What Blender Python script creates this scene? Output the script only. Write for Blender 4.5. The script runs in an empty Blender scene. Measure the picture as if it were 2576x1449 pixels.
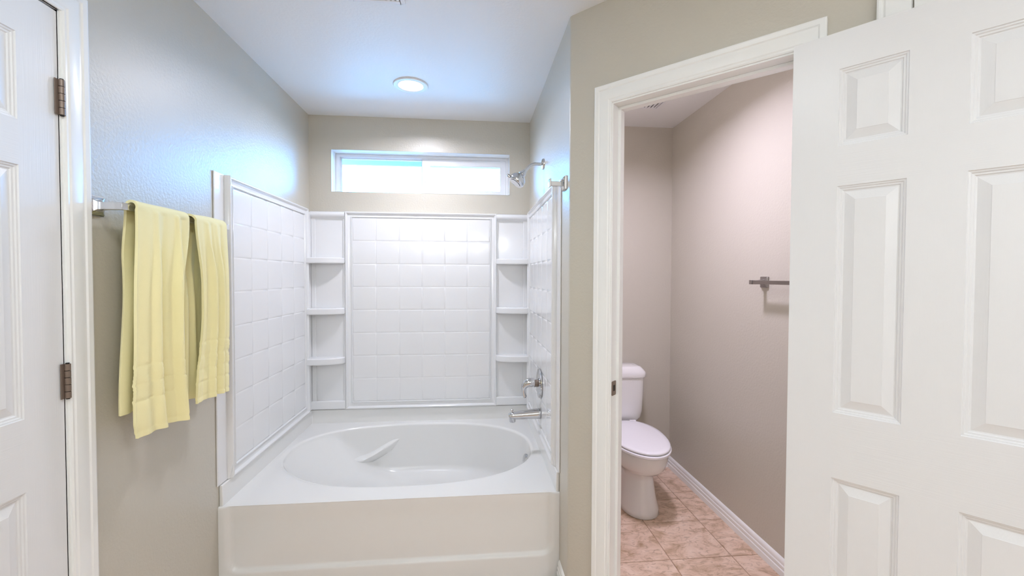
import bpy, bmesh, math, random
from mathutils import Vector, Matrix

random.seed(7)
scene = bpy.context.scene
COL = scene.collection
PI = math.pi
W = 1.4741          # width of the tub alcove
DC = 1.2249         # depth of the alcove's right hand wall
H = 2.44            # ceiling
R2 = math.sqrt(2)

# ------------------------------------------------------------------ camera
F_PX = 1084.2
yaw, pitch, roll = 0.0943, -0.0234, 0.0031
cam_d = bpy.data.cameras.new('camera')
cam_d.sensor_width = 36.0
cam_d.lens = F_PX / 2576 * 36
cam_d.shift_y = -3.2 / 2576
cam_d.clip_start = 0.02
cam = bpy.data.objects.new('camera', cam_d)
COL.objects.link(cam)
hx = Vector((math.cos(yaw), -math.sin(yaw), 0))
fy = Vector((math.sin(yaw), math.cos(yaw), 0))
fwd = fy * math.cos(pitch) + Vector((0, 0, math.sin(pitch)))
up0 = -fy * math.sin(pitch) + Vector((0, 0, math.cos(pitch)))
right = hx * math.cos(roll) + up0 * math.sin(roll)
up = -hx * math.sin(roll) + up0 * math.cos(roll)
M = Matrix.Identity(4)
for i in range(3):
    M[i][0], M[i][1], M[i][2] = right[i], up[i], -fwd[i]
M.translation = Vector((1.0709, -2.9826, 1.3754))
cam.matrix_world = M
scene.camera = cam

# ------------------------------------------------------------------ view / world
scene.view_settings.view_transform = 'Standard'
scene.view_settings.look = 'None'
scene.view_settings.gamma = 1.0
scene.view_settings.use_curve_mapping = False
scene.view_settings.exposure = 0.33

world = bpy.data.worlds.new('sky')
scene.world = world
world.use_nodes = True
wn = world.node_tree.nodes
bg = wn['Background']
bg.inputs['Color'].default_value = (0.11, 0.43, 1.0, 1)
bg.inputs['Strength'].default_value = 29.0


def area(name, loc, target, size, power, color, size_y=None, shape='SQUARE', spread=PI):
    d = bpy.data.lights.new(name, 'AREA')
    d.shape = shape
    d.size = size
    if size_y:
        d.shape = 'RECTANGLE'
        d.size_y = size_y
    d.energy = power
    d.color = color
    d.spread = spread
    o = bpy.data.objects.new(name, d)
    COL.objects.link(o)
    o.location = loc
    o.rotation_euler = (Vector(target) - Vector(loc)).to_track_quat('-Z', 'Y').to_euler()
    return o


# recessed light over the bath, recessed light in the toilet room
area('bath_downlight', (0.735, -0.515, 2.425), (0.735, -0.515, 0), 0.125, 8.0, (0.88, 0.88, 1.0), shape='DISK', spread=PI * 0.88)
area('toilet_downlight', (1.87, -0.98, 2.425), (1.87, -0.98, 0), 0.16, 12.8, (0.83, 0.78, 1.0), shape='DISK', spread=PI * 0.86)
# front: unseen fill added to lift the room; rear: ceiling light behind the camera
area('room_fill_front', (0.75, -2.5, 2.42), (0.75, -2.5, 0), 0.3, 6.5, (0.80, 0.90, 0.97), shape='DISK')
area('room_light_rear', (2.3, -3.6, 2.42), (2.3, -3.6, 0), 0.3, 13.5, (0.81, 0.88, 0.98), shape='DISK')
for k in range(4):      # bulbs of the vanity bar on the rear wall
    d = bpy.data.lights.new('vanity_bulb', 'POINT')
    d.energy = 6.0
    d.color = (0.85, 0.90, 0.97)
    d.shadow_soft_size = 0.055
    o = bpy.data.objects.new('vanity_bulb', d)
    COL.objects.link(o)
    o.location = (0.35 + 0.42 * k, -4.45, 1.93)
# daylight portal in the window opening (sampling aid only, gives no light itself)
p = area('window_portal', (0.739, 0.16, 2.075), (0.739, -1, 2.075), 1.17, 1, (1, 1, 1), size_y=0.26)
p.data.cycles.is_portal = True


# ------------------------------------------------------------------ materials
def srgb(r, g, b):
    def f(c):
        c /= 255.0
        return c / 12.92 if c <= 0.04045 else ((c + 0.055) / 1.055) ** 2.4
    return (f(r), f(g), f(b), 1)


def mat(name, color, rough=0.5, metal=0.0, spec=0.5, coat=0.0):
    m = bpy.data.materials.new(name)
    m.use_nodes = True
    b = m.node_tree.nodes['Principled BSDF']
    b.inputs['Base Color'].default_value = color
    b.inputs['Roughness'].default_value = rough
    b.inputs['Metallic'].default_value = metal
    b.inputs['Specular IOR Level'].default_value = spec
    b.inputs['Coat Weight'].default_value = coat
    b.inputs['Coat Roughness'].default_value = 0.08
    return m


def bump(m, scale, strength, dist=0.002, coords='Object', stretch=(1, 1, 1), detail=3.0, rough=0.55):
    nt = m.node_tree
    tc = nt.nodes.new('ShaderNodeTexCoord')
    mp = nt.nodes.new('ShaderNodeMapping')
    mp.inputs['Scale'].default_value = stretch
    nz = nt.nodes.new('ShaderNodeTexNoise')
    nz.inputs['Scale'].default_value = scale
    nz.inputs['Detail'].default_value = detail
    nz.inputs['Roughness'].default_value = rough
    bp = nt.nodes.new('ShaderNodeBump')
    bp.inputs['Strength'].default_value = strength
    bp.inputs['Distance'].default_value = dist
    nt.links.new(tc.outputs[coords], mp.inputs['Vector'])
    nt.links.new(mp.outputs['Vector'], nz.inputs['Vector'])
    nt.links.new(nz.outputs['Fac'], bp.inputs['Height'])
    nt.links.new(bp.outputs['Normal'], nt.nodes['Principled BSDF'].inputs['Normal'])
    return m


M_wall = bump(mat('greige_wall_paint', srgb(205, 199, 185), 0.38, spec=0.95), 95, 0.5, 0.0022)
M_ceil = bump(mat('white_ceiling_paint', srgb(244, 244, 243), 0.5, spec=0.7), 80, 0.4, 0.002)
M_trim = mat('white_trim_paint', srgb(250, 250, 247), 0.28)
M_grain_v = bump(mat('white_door_vertical_grain', srgb(238, 238, 238), 0.33), 60, 0.28, 0.0012, stretch=(5, 5, 0.12))
M_grain_h = bump(mat('white_door_horizontal_grain', srgb(238, 238, 238), 0.33), 60, 0.28, 0.0012, stretch=(0.12, 5, 5))
M_tub = mat('white_acrylic', srgb(238, 237, 234), 0.16, coat=0.3)
M_sur = mat('white_gloss_surround', srgb(238, 238, 238), 0.14, coat=0.3)
M_chrome = mat('polished_chrome', (0.62, 0.62, 0.63, 1), 0.09, metal=1.0)
M_bronze = mat('aged_bronze', srgb(140, 124, 112), 0.4, metal=0.55)
M_dark = mat('dark_gap', srgb(38, 32, 28), 0.8)
M_vinyl = mat('white_window_vinyl', srgb(240, 240, 242), 0.3)
M_ceramic = mat('white_vitreous_china', srgb(240, 238, 236), 0.1, coat=0.5)
M_plastic = mat('white_seat_plastic', srgb(244, 242, 244), 0.2)
M_grout = mat('tan_grout', srgb(178, 148, 124), 0.85)
M_can = mat('white_enamel', srgb(240, 240, 242), 0.3)


def emitter(name, color, strength):
    m = bpy.data.materials.new(name)
    m.use_nodes = True
    nt = m.node_tree
    nt.nodes.remove(nt.nodes['Principled BSDF'])
    e = nt.nodes.new('ShaderNodeEmission')
    e.inputs['Color'].default_value = color
    e.inputs['Strength'].default_value = strength
    nt.links.new(e.outputs[0], nt.nodes['Material Output'].inputs['Surface'])
    return m


M_lens = emitter('lit_lens', (0.95, 1.0, 1.0, 1), 4.0)


def glass():
    m = bpy.data.materials.new('window_glass')
    m.use_nodes = True
    nt = m.node_tree
    nt.nodes.remove(nt.nodes['Principled BSDF'])
    t = nt.nodes.new('ShaderNodeBsdfTransparent')
    t.inputs['Color'].default_value = (0.93, 0.97, 0.97, 1)
    g = nt.nodes.new('ShaderNodeBsdfGlossy')
    g.inputs['Roughness'].default_value = 0.02
    fr = nt.nodes.new('ShaderNodeFresnel')
    fr.inputs['IOR'].default_value = 1.45
    mx = nt.nodes.new('ShaderNodeMixShader')
    nt.links.new(fr.outputs[0], mx.inputs[0])
    nt.links.new(t.outputs[0], mx.inputs[1])
    nt.links.new(g.outputs[0], mx.inputs[2])
    nt.links.new(mx.outputs[0], nt.nodes['Material Output'].inputs['Surface'])
    return m


M_glass = glass()


def floor_tile_mat():
    m = mat('mottled_travertine_tile', srgb(206, 172, 150), 0.42)
    nt = m.node_tree
    b = nt.nodes['Principled BSDF']
    geo = nt.nodes.new('ShaderNodeNewGeometry')
    oi = nt.nodes.new('ShaderNodeObjectInfo')
    ad = nt.nodes.new('ShaderNodeVectorMath')
    ad.operation = 'ADD'
    sc = nt.nodes.new('ShaderNodeVectorMath')
    sc.operation = 'SCALE'
    sc.inputs['Scale'].default_value = 9
    cmb = nt.nodes.new('ShaderNodeCombineXYZ')
    nt.links.new(oi.outputs['Random'], cmb.inputs[0])
    nt.links.new(oi.outputs['Random'], cmb.inputs[1])
    nt.links.new(cmb.outputs[0], sc.inputs[0])
    nt.links.new(geo.outputs['Position'], ad.inputs[0])
    nt.links.new(sc.outputs[0], ad.inputs[1])
    mp = nt.nodes.new('ShaderNodeMapping')
    mp.inputs['Scale'].default_value = (0.75, 1.25, 1)
    mp.inputs['Rotation'].default_value = (0, 0, 0.5)
    nt.links.new(ad.outputs[0], mp.inputs['Vector'])
    n1 = nt.nodes.new('ShaderNodeTexNoise')
    n1.inputs['Scale'].default_value = 9
    n1.inputs['Detail'].default_value = 6
    n1.inputs['Roughness'].default_value = 0.62
    n1.inputs['Distortion'].default_value = 1.2
    nt.links.new(mp.outputs[0], n1.inputs['Vector'])
    r1 = nt.nodes.new('ShaderNodeValToRGB')
    cr = r1.color_ramp
    cr.elements[0].position = 0.33
    cr.elements[0].color = srgb(184, 152, 120)
    cr.elements[1].position = 0.72
    cr.elements[1].color = srgb(242, 218, 198)
    e = cr.elements.new(0.5)
    e.color = srgb(226, 197, 173)
    nt.links.new(n1.outputs['Fac'], r1.inputs['Fac'])
    n2 = nt.nodes.new('ShaderNodeTexNoise')
    n2.inputs['Scale'].default_value = 26
    n2.inputs['Detail'].default_value = 5
    n2.inputs['Distortion'].default_value = 2.2
    nt.links.new(mp.outputs[0], n2.inputs['Vector'])
    r2 = nt.nodes.new('ShaderNodeValToRGB')
    r2.color_ramp.elements[0].position = 0.36
    r2.color_ramp.elements[0].color = (1, 1, 1, 1)
    r2.color_ramp.elements[1].position = 0.46
    r2.color_ramp.elements[1].color = (0, 0, 0, 1)
    nt.links.new(n2.outputs['Fac'], r2.inputs['Fac'])
    mul = nt.nodes.new('ShaderNodeMath')
    mul.operation = 'MULTIPLY'
    mul.inputs[1].default_value = 0.4
    nt.links.new(r2.outputs['Color'], mul.inputs[0])
    mx = nt.nodes.new('ShaderNodeMix')
    mx.data_type = 'RGBA'
    mx.inputs[7].default_value = srgb(150, 118, 84)
    nt.links.new(mul.outputs[0], mx.inputs[0])
    nt.links.new(r1.outputs['Color'], mx.inputs[6])
    nt.links.new(mx.outputs[2], b.inputs['Base Color'])
    bp = nt.nodes.new('ShaderNodeBump')
    bp.inputs['Strength'].default_value = 0.25
    bp.inputs['Distance'].default_value = 0.003
    nt.links.new(n2.outputs['Fac'], bp.inputs['Height'])
    nt.links.new(bp.outputs['Normal'], b.inputs['Normal'])
    return m


M_tile = floor_tile_mat()


def towel_mat():
    m = mat('yellow_terry', srgb(255, 246, 192), 0.95, spec=0.15)
    b = m.node_tree.nodes['Principled BSDF']
    b.inputs['Sheen Weight'].default_value = 0.5
    b.inputs['Sheen Roughness'].default_value = 0.5
    b.inputs['Sheen Tint'].default_value = srgb(255, 250, 225)
    return bump(m, 800, 0.5, 0.0012, detail=2)


M_towel = towel_mat()


# ------------------------------------------------------------------ object helpers
def link_mesh(name, verts, faces, m, parent=None, smooth=False, matrix=None, angle=None):
    me = bpy.data.meshes.new(name)
    me.from_pydata([tuple(v) for v in verts], [], faces)
    me.update()
    o = bpy.data.objects.new(name, me)
    COL.objects.link(o)
    if m:
        me.materials.append(m)
    if matrix is not None:
        me.transform(matrix)
    bm = bmesh.new()
    bm.from_mesh(me)
    bmesh.ops.remove_doubles(bm, verts=bm.verts, dist=1e-6)
    bmesh.ops.recalc_face_normals(bm, faces=bm.faces)
    bm.to_mesh(me)
    bm.free()
    if smooth:
        for f in me.polygons:
            f.use_smooth = True
        if angle is None:
            angle = 35
        me.set_sharp_from_angle(angle=math.radians(angle))
    if parent:
        o.parent = parent
    return o


def tag(o, label=None, cat=None, group=None, kind=None):
    if label:
        o['label'] = label
    if cat:
        o['category'] = cat
    if group:
        o['group'] = group
    if kind:
        o['kind'] = kind
    return o


def empty(name, loc=(0, 0, 0), **kw):
    o = bpy.data.objects.new(name, None)
    o.empty_display_size = 0.1
    COL.objects.link(o)
    o.location = loc
    tag(o, **kw)
    return o


class MB:
    """collects closed primitives into one mesh"""
    def __init__(self):
        self.v = []
        self.f = []

    def add(self, verts, faces):
        n = len(self.v)
        self.v += [Vector(v) for v in verts]
        self.f += [tuple(i + n for i in f) for f in faces]
        return self

    def box(self, a, b, mtx=None):
        x0, y0, z0 = a
        x1, y1, z1 = b
        vs = [Vector((x, y, z)) for x in (x0, x1) for y in (y0, y1) for z in (z0, z1)]
        if mtx:
            vs = [mtx @ v for v in vs]
        return self.add(vs, [(0, 1, 3, 2), (4, 6, 7, 5), (0, 4, 5, 1), (2, 3, 7, 6), (0, 2, 6, 4), (1, 5, 7, 3)])

    def prism(self, poly, z0, z1, mtx=None):
        n = len(poly)
        vs = [Vector((x, y, z0)) for x, y in poly] + [Vector((x, y, z1)) for x, y in poly]
        if mtx:
            vs = [mtx @ v for v in vs]
        fs = [tuple(range(n))[::-1], tuple(range(n, 2 * n))] + [(i, (i + 1) % n, n + (i + 1) % n, n + i) for i in range(n)]
        return self.add(vs, fs)

    def loft(self, rings, cap=True, closed=True):
        n = len(rings[0])
        vs = [v for r in rings for v in r]
        fs = []
        for k in range(len(rings) - 1):
            for i in range(n if closed else n - 1):
                j = (i + 1) % n
                fs.append((k * n + i, k * n + j, (k + 1) * n + j, (k + 1) * n + i))
        if cap:
            fs.append(tuple(range(n))[::-1])
            m = (len(rings) - 1) * n
            fs.append(tuple(range(m, m + n)))
        return self.add(vs, fs)

    def tube(self, pts, radii, seg=20, cap=True):
        pts = [Vector(p) for p in pts]
        if not isinstance(radii, (list, tuple)):
            radii = [radii] * len(pts)
        rings = []
        t0 = (pts[1] - pts[0]).normalized()
        ref = Vector((0, 0, 1)) if abs(t0.z) < 0.9 else Vector((1, 0, 0))
        a = t0.cross(ref).normalized()
        for i, p in enumerate(pts):
            if i == 0:
                t = t0
            elif i == len(pts) - 1:
                t = (pts[i] - pts[i - 1]).normalized()
            else:
                t = (pts[i + 1] - pts[i - 1]).normalized()
            a = (a - t * a.dot(t)).normalized()
            b = t.cross(a)
            rings.append([p + (a * math.cos(2 * PI * k / seg) + b * math.sin(2 * PI * k / seg)) * radii[i] for k in range(seg)])
        return self.loft(rings, cap)

    def build(self, name, m, parent=None, smooth=False, bevel=0, bseg=2, angle=35, mtx=None):
        o = link_mesh(name, self.v, self.f, m, parent, smooth or bevel > 0, mtx, angle)
        if bevel:
            md = o.modifiers.new('bevel', 'BEVEL')
            md.width = bevel
            md.segments = bseg
            md.limit_method = 'ANGLE'
            md.angle_limit = math.radians(40)
            md.harden_normals = False
        return o


def frame_matrix(origin, u, v, w):
    m = Matrix.Identity(4)
    for i in range(3):
        m[i][0], m[i][1], m[i][2] = u[i], v[i], w[i]
        m[i][3] = origin[i]
    return m


def rect_rings(mb, x0, y0, x1, y1, prof, mtx, center=True, corner=0.0, cseg=1):
    """nested rectangles: prof = [(inset, height)...], closed in the middle when asked"""
    rings = []
    for ins, h in prof:
        a, b, c, d = x0 + ins, y0 + ins, x1 - ins, y1 - ins
        r = max(corner - ins, 0.0005) if corner else 0
        if corner:
            pts = []
            for (cx, cy, s) in ((c - r, b + r, -90), (c - r, d - r, 0), (a + r, d - r, 90), (a + r, b + r, 180)):
                for k in range(cseg + 1):
                    t = math.radians(s + 90 * k / cseg)
                    pts.append((cx + r * math.cos(t), cy + r * math.sin(t)))
        else:
            pts = [(a, b), (c, b), (c, d), (a, d)]
        rings.append([mtx @ Vector((px, py, h)) for px, py in pts])
    n = len(rings[0])
    vs = [v for r in rings for v in r]
    fs = []
    for k in range(len(rings) - 1):
        for i in range(n):
            j = (i + 1) % n
            fs.append((k * n + i, k * n + j, (k + 1) * n + j, (k + 1) * n + i))
    if center:
        m = (len(rings) - 1) * n
        fs.append(tuple(range(m, m + n)))
    return mb.add(vs, fs)


# angled wall frame: s runs along the wall towards the camera's right, v is up, w is out into the bathroom
dA = Vector((1 / R2, -1 / R2, 0))
nA = Vector((-1 / R2, -1 / R2, 0))
P0 = Vector((W, -DC, 0))
MA = frame_matrix(P0, dA, Vector((0, 0, 1)), nA)      # local (s, z, off)


# ================================================================== STRUCTURE
T = 0.090
XT = 2.503
# floor slab and tiles
slab = MB().box((-0.25, -4.75, -0.06), (3.6, 0.3, -0.0028)).build('floor', M_grout)
tag(slab, 'tan grouted stone tile floor of the bathroom and toilet room', kind='structure')
TS = 0.3142
tile_mb = MB()
rect_rings(tile_mb, 0.002, 0.002, TS - 0.002, TS - 0.002, [(0, -0.0026), (0, -0.001), (0.0015, 0)], Matrix.Identity(4))
tile0 = None
for i in range(-7, 5):
    for j in range(-12, 3):
        x, y = 2.0387 + i * TS, -0.683 + j * TS
        if tile0 is None:
            o = tile0 = tile_mb.build('tile', M_tile, slab)
        else:
            o = tile0.copy()
            COL.objects.link(o)
            o.parent = slab
        o.location = (x, y, 0)

# ceiling
ceil = MB().box((-0.25, -4.75, H), (3.6, 0.3, H + 0.1)).build('ceiling', M_ceil)
tag(ceil, 'white painted flat ceiling over the bath and toilet room', kind='structure')

# left wall with doorway (opening y -2.40..-1.742, z..2.075)
D1A, D1B, D1Z = -2.395, -1.742, 2.072
wl = MB()
wl.box((-0.12, D1B, 0), (0, 0.0, H)).box((-0.12, D1A, D1Z), (0, D1B, H)).box((-0.12, -4.6, 0), (0, D1A, H))
tag(wl.build('wall_left', M_wall), 'greige textured wall behind the towel rail', kind='structure')

# back wall with window opening
WX0, WX1, WZ0, WZ1 = 0.144, 1.333, 1.938, 2.216
wb = MB()
YB = 0.15
wb.box((-0.12, 0, 0), (WX0, YB, H)).box((WX1, 0, 0), (XT + 0.12, YB, H))
wb.box((WX0, 0, 0), (WX1, YB, WZ0)).box((WX0, 0, WZ1), (WX1, YB, H))
tag(wb.build('wall_back', M_wall), 'greige back wall around the high window and behind the toilet', kind='structure')

# partition between bath and toilet, its end rounded into the angled wall
def off_pt(s, off):
    p = P0 + dA * s + nA * off
    return (p.x, p.y)


cr = 0.022
arc = []
# bullnose corner at (W,-DC): tangent to x=W (facing -x) and the angled face
tl = cr * math.tan(math.radians(22.5))
c0 = Vector((W + cr, -DC + tl, 0))
for k in range(7):
    a = math.radians(180 + 45 * k / 6)
    arc.append((c0.x + cr * math.cos(a), c0.y + cr * math.sin(a)))
inner = off_pt(0, -T)
s_in = (W + T - inner[0]) * R2            # where the inner faces meet
part_poly = [(W, 0.0)] + arc + [off_pt(0.19, 0), off_pt(0.19, -T), off_pt(s_in, -T), (W + T, 0.0)]
wm = MB().prism(part_poly, 0, H)
tag(wm.build('wall_partition', M_wall, smooth=True, angle=30), 'greige wall with rounded corner between bath and toilet room', kind='structure')

S_OPEN0, S_OPEN1, Z_OPEN = 0.19, 0.787, 2.05
S_END = (XT - W) * R2 + 0.35
wr = MB()
wr.box((S_OPEN0, Z_OPEN, -T), (S_OPEN1, H, 0), MA)
wr.box((S_OPEN1, 0, -T), (S_END, H, 0), MA)
tag(wr.build('wall_right', M_wall), 'greige angled wall holding the toilet room doorway', kind='structure')

# toilet room right wall
wt = MB().box((XT, -2.14, 0), (XT + 0.115, 0.0, H))
tag(wt.build('wall_toilet_right', M_wall), 'textured greige wall on the right of the toilet room', kind='structure')
# rest of the room, behind the photographer
e = off_pt(S_END, 0)
tag(MB().box((e[0], -4.6, 0), (e[0] + 0.12, e[1] + 0.08, H)).build('wall_far_right', M_wall), 'greige wall right of the photographer', kind='structure')
tag(MB().box((-0.12, -4.72, 0), (e[0] + 0.12, -4.6, H)).build('wall_rear', M_wall), 'greige wall behind the photographer', kind='structure')


# ---- casings
def casing_profile():
    # (across from the inner edge outwards, height off the wall)
    return [(0.0, 0.0), (0.0, 0.009), (0.004, 0.0115), (0.010, 0.0105), (0.014, 0.013), (0.040, 0.0145), (0.046, 0.0125), (0.050, 0.0125),
            (0.054, 0.0155), (0.066, 0.0165), (0.070, 0.015), (0.071, 0.0)]


def casing(name, s0, s1, ztop, mtx, parent=None, zb=0.0):
    """three sided casing with mitred corners round the opening s0..s1"""
    prof = casing_profile()
    path = []
    rings = []
    for (corner, dirs) in (((s0, zb), (-1, 0)), ((s0, ztop), (-1, 1)), ((s1, ztop), (1, 1)), ((s1, zb), (1, 0))):
        rings.append([mtx @ Vector((corner[0] + dirs[0] * a, corner[1] + dirs[1] * a, h)) for a, h in prof])
    mb = MB().loft(rings, cap=True)
    return mb.build(name, M_trim, parent, smooth=True, angle=25)


# doorway of the toilet room
trim_d = casing('trim_1', 0.192, 0.785, 2.042, MA)
tag(trim_d, 'white moulded casing and jamb of the toilet room doorway', kind='structure')
jb = MB()
jb.box((0.188, 0, -T - 0.003), (0.196, 2.036, 0.004), MA).box((0.781, 0, -T - 0.003), (0.789, 2.036, 0.004), MA)
jb.box((0.188, 2.036, -T - 0.003), (0.789, 2.048, 0.004), MA)
jb.build('jamb', M_trim, trim_d, bevel=0.001)
st = MB()
st.box((0.196, 0, -0.072), (0.207, 2.025, -0.040), MA).box((0.770, 0, -0.072), (0.781, 2.025, -0.040), MA)
st.box((0.196, 2.025, -0.072), (0.781, 2.036, -0.040), MA)
st.build('door_stop', M_trim, trim_d, bevel=0.0015)
# strike plate on the left jamb
sp = MB()
spm = frame_matrix(P0 + dA * 0.1961 + nA * -0.018, -nA, Vector((0, 0, 1)), dA)
sk = [(0.017, 0.028)]
n = 10
pts = []
for sx, sz, a0 in ((1, -1, -90), (1, 1, 0), (-1, 1, 90), (-1, -1, 180)):
    for k in range(n // 2 + 1):
        a = math.radians(a0 + 90 * k / (n // 2))
        pts.append((sx * 0.012 + 0.005 * math.cos(a), sz * 0.023 + 0.005 * math.sin(a)))
sp.loft([[spm @ Vector((x, y + 0.941, h)) for x, y in pts] for h in (0.0, 0.0022)])
strike = sp.build('strike_plate', M_bronze, trim_d, smooth=True)
tag(strike, 'small brown bronze strike plate')
MB().box((-0.006, 0.930, 0.0022), (0.007, 0.953, 0.0028), spm).build('latch_hole', M_dark, strike)

# baseboards
def baseboard(name, p0, p1, label, hgt=0.084):
    p0, p1 = Vector((*p0, 0)), Vector((*p1, 0))
    d = (p1 - p0).normalized()
    nrm = Vector((d.y, -d.x, 0))
    prof = [(0, 0), (0.014, 0), (0.014, 0.030), (0.0105, 0.034), (0.0125, 0.042), (0.012, 0.052), (0.0085, 0.056), (0.0095, 0.066), (0.008, 0.074), (0.004, 0.081), (0.0, hgt)]
    rings = [[p + nrm * a + Vector((0, 0, z)) for a, z in prof] for p in (p0, p1)]
    o = MB().loft(rings).build(name, M_trim, smooth=True, angle=28)
    return tag(o, label, kind='structure')


baseboard('baseboard_right', (XT, -0.001), (XT, -2.10), 'white moulded baseboard along the toilet room right wall')
baseboard('baseboard_back', (W + T + 0.001, 0.0), (XT - 0.015, 0.0), 'white moulded baseboard behind the toilet')
baseboard('baseboard_partition', (W, -1.074), (W, -DC + 0.003), 'short white baseboard beside the bath apron')
baseboard('baseboard_angled', off_pt(0.004, 0), off_pt(0.120, 0), 'short white baseboard left of the toilet doorway')
baseboard('baseboard_left', (0, -1.668), (0, -1.08), 'white baseboard below the towels')


# ---- doors
def six_panel(root, width, z0, z1, thick, zs, stile, panel_w, M_in, name_pre=''):
    """leaf in local coords: x along the width, y up, z out (visible face at z=0, leaf behind)."""
    mull = width - 2 * stile - 2 * panel_w
    cols = [(stile, stile + panel_w), (stile + panel_w + mull, width - stile)]
    # loc objects are built in local axes with object matrix so the grain follows the leaf
    def part(mb, nm, m):
        o = mb.build(nm, m, root)
        o.matrix_local = M_in
        return o
    # leaf-local frame for meshes: (x, z_up, y_out) mapped so object z is up
    L = Matrix(((1, 0, 0, 0), (0, 0, -1, 0), (0, 1, 0, 0), (0, 0, 0, 1)))   # (x,y,z)->(x,-z,y)
    for a, b in ((0, stile), (width - stile, width)):
        part(MB().box((a, z0, -thick), (b, z1, 0), L), 'stile', M_grain_v)
    rails = [(z0, zs[0][0])] + [(zs[k][1], zs[k + 1][0]) for k in range(len(zs) - 1)] + [(zs[-1][1], z1)]
    for a, b in rails:
        part(MB().box((stile, a, -thick), (width - stile, b, 0), L), 'rail', M_grain_h)
    for (a, b) in zs:
        part(MB().box((cols[0][1], a, -thick), (cols[1][0], b, 0), L), 'mullion', M_grain_v)
        for (c, d) in cols:
            prof = [(0, 0), (0.0015, -0.003), (0.005, -0.0035), (0.007, -0.006), (0.011, -0.0065), (0.013, -0.009), (0.016, -0.0095), (0.038, -0.0025), (0.0385, -0.0018)]
            mb = MB()
            rect_rings(mb, c, a, d, b, prof, L)
            back = [(x, -thick - h) for x, h in prof]
            rect_rings(mb, c, a, d, b, back, L)
            o = part(mb, 'panel', M_grain_v)
    return cols


PZ = [(0.20, 0.838), (1.016, 1.628), (1.737, 1.944)]
# left door (closed, in the left wall); face almost flush with the wall
ZS1 = [(0.215, 0.850), (1.028, 1.638), (1.745, 1.952)]
d1 = empty('door_1', (0, D1B - 0.0025, 0), label='closed white six-panel door at the left edge of the photo', kind='structure')
M1 = frame_matrix((0, 0, 0), Vector((0, -1, 0)), Vector((-1, 0, 0)), Vector((0, 0, 1)))
# leaf-local x -> -y, leaf-local object y (into leaf) -> -x , z -> z
six_panel(d1, 0.645, 0.008, 2.058, 0.034, ZS1, 0.102, 0.172, M1)
MD1 = frame_matrix((0, D1B, 0), Vector((0, -1, 0)), Vector((0, 0, 1)), Vector((1, 0, 0)))   # (s, z, off)
tr1 = casing('trim_2', -0.004, D1B - D1A + 0.004, 2.064, MD1)
tag(tr1, 'white moulded casing and jamb round the closed left door', kind='structure')
jb = MB()
jb.box((-0.006, 0, -0.118), (0.0, 2.064, 0.004), MD1).box((0.653, 0, -0.118), (0.659, 2.064, 0.004), MD1).box((-0.006, 2.064, -0.118), (0.659, 2.071, 0.004), MD1)
jb.build('jamb', M_trim, tr1)
stp = MB().box((0.0, 0, -0.072), (0.012, 2.064, -0.0365), MD1).box((0.641, 0, -0.072), (0.653, 2.064, -0.0365), MD1).box((0.012, 2.052, -0.072), (0.641, 2.064, -0.0365), MD1)
stp.build('door_stop', M_trim, tr1)


def hinge(parent, base, ax, out, zc, hgt=0.092, leaf=0.020, r=0.0068, label='brown bronze butt hinge'):
    """base: point on the knuckle axis at z=0; ax: direction in the face towards the leaf plate; out: off the face"""
    root = empty('hinge')
    root.parent = parent
    tag(root, label)
    pw = Matrix.Translation(-Vector(parent.location))
    m = Matrix.Identity(4)
    z0 = zc - hgt / 2
    kn = hgt / 5
    for k in range(5):
        mb = MB().tube([base + Vector((0, 0, z0 + k * kn + 0.0008)), base + Vector((0, 0, z0 + (k + 1) * kn - 0.0008))], r, 16)
        o = mb.build('knuckle', M_bronze, root, smooth=True, mtx=pw)
    mb = MB().tube([base + Vector((0, 0, z0 - 0.002)), base + Vector((0, 0, z0 + hgt + 0.002))], [r * 0.62] * 2, 12)
    mb.build('pin', M_dark, root, smooth=True, mtx=pw)
    fm = frame_matrix(base - out * 0.006, ax, Vector((0, 0, 1)), out)
    MB().box((0.001, z0, 0), (leaf, z0 + hgt, 0.0025), fm).build('hinge_plate', M_bronze, root, mtx=pw)
    return root


hb = Vector((0.0085, D1B - 0.001, 0))
for zc in (1.838, 1.096, 0.28):
    hinge(d1, hb, Vector((0, -1, 0)), Vector((1, 0, 0)), zc, leaf=0.014)

# right door (open almost flat against the angled wall)
ang = math.radians(51)
dD = Vector((math.cos(ang), -math.sin(ang), 0))
nD = Vector((-math.sin(ang), -math.cos(ang), 0))
q = P0 + dA * 0.775 + nA * 0.05 + dD * 0.006
d2 = empty('door_2', q, label='white six-panel door of the toilet room, swung wide open on the right', kind='structure')
M2 = frame_matrix((0, 0, 0), dD, -nD, Vector((0, 0, 1)))
six_panel(d2, 0.598, 0.008, 2.037, 0.033, [(0.20, 0.826), (1.006, 1.623), (1.730, 1.937)], 0.107, 0.140, M2)
hb2 = P0 + dA * 0.793 + nA * 0.014
for zc in (1.82, 1.05, 0.28):
    hinge(d2, hb2, Vector((0, 0, 0)) + dA, nA, zc, leaf=0.006)
# round door knob near the free edge, outside the photograph's frame
kb = MB()
kp = q + dD * 0.545 + Vector((0, 0, 0.94))
ks = [(0.0, 0.026), (0.004, 0.026), (0.006, 0.012), (0.022, 0.011), (0.028, 0.022), (0.040, 0.027), (0.050, 0.022), (0.054, 0.008)]
kb.tube([kp + nD * a for a, r in ks], [r for a, r in ks], 24)
kb.build('door_knob', M_bronze, d2, smooth=True, mtx=Matrix.Translation(-q))

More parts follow.
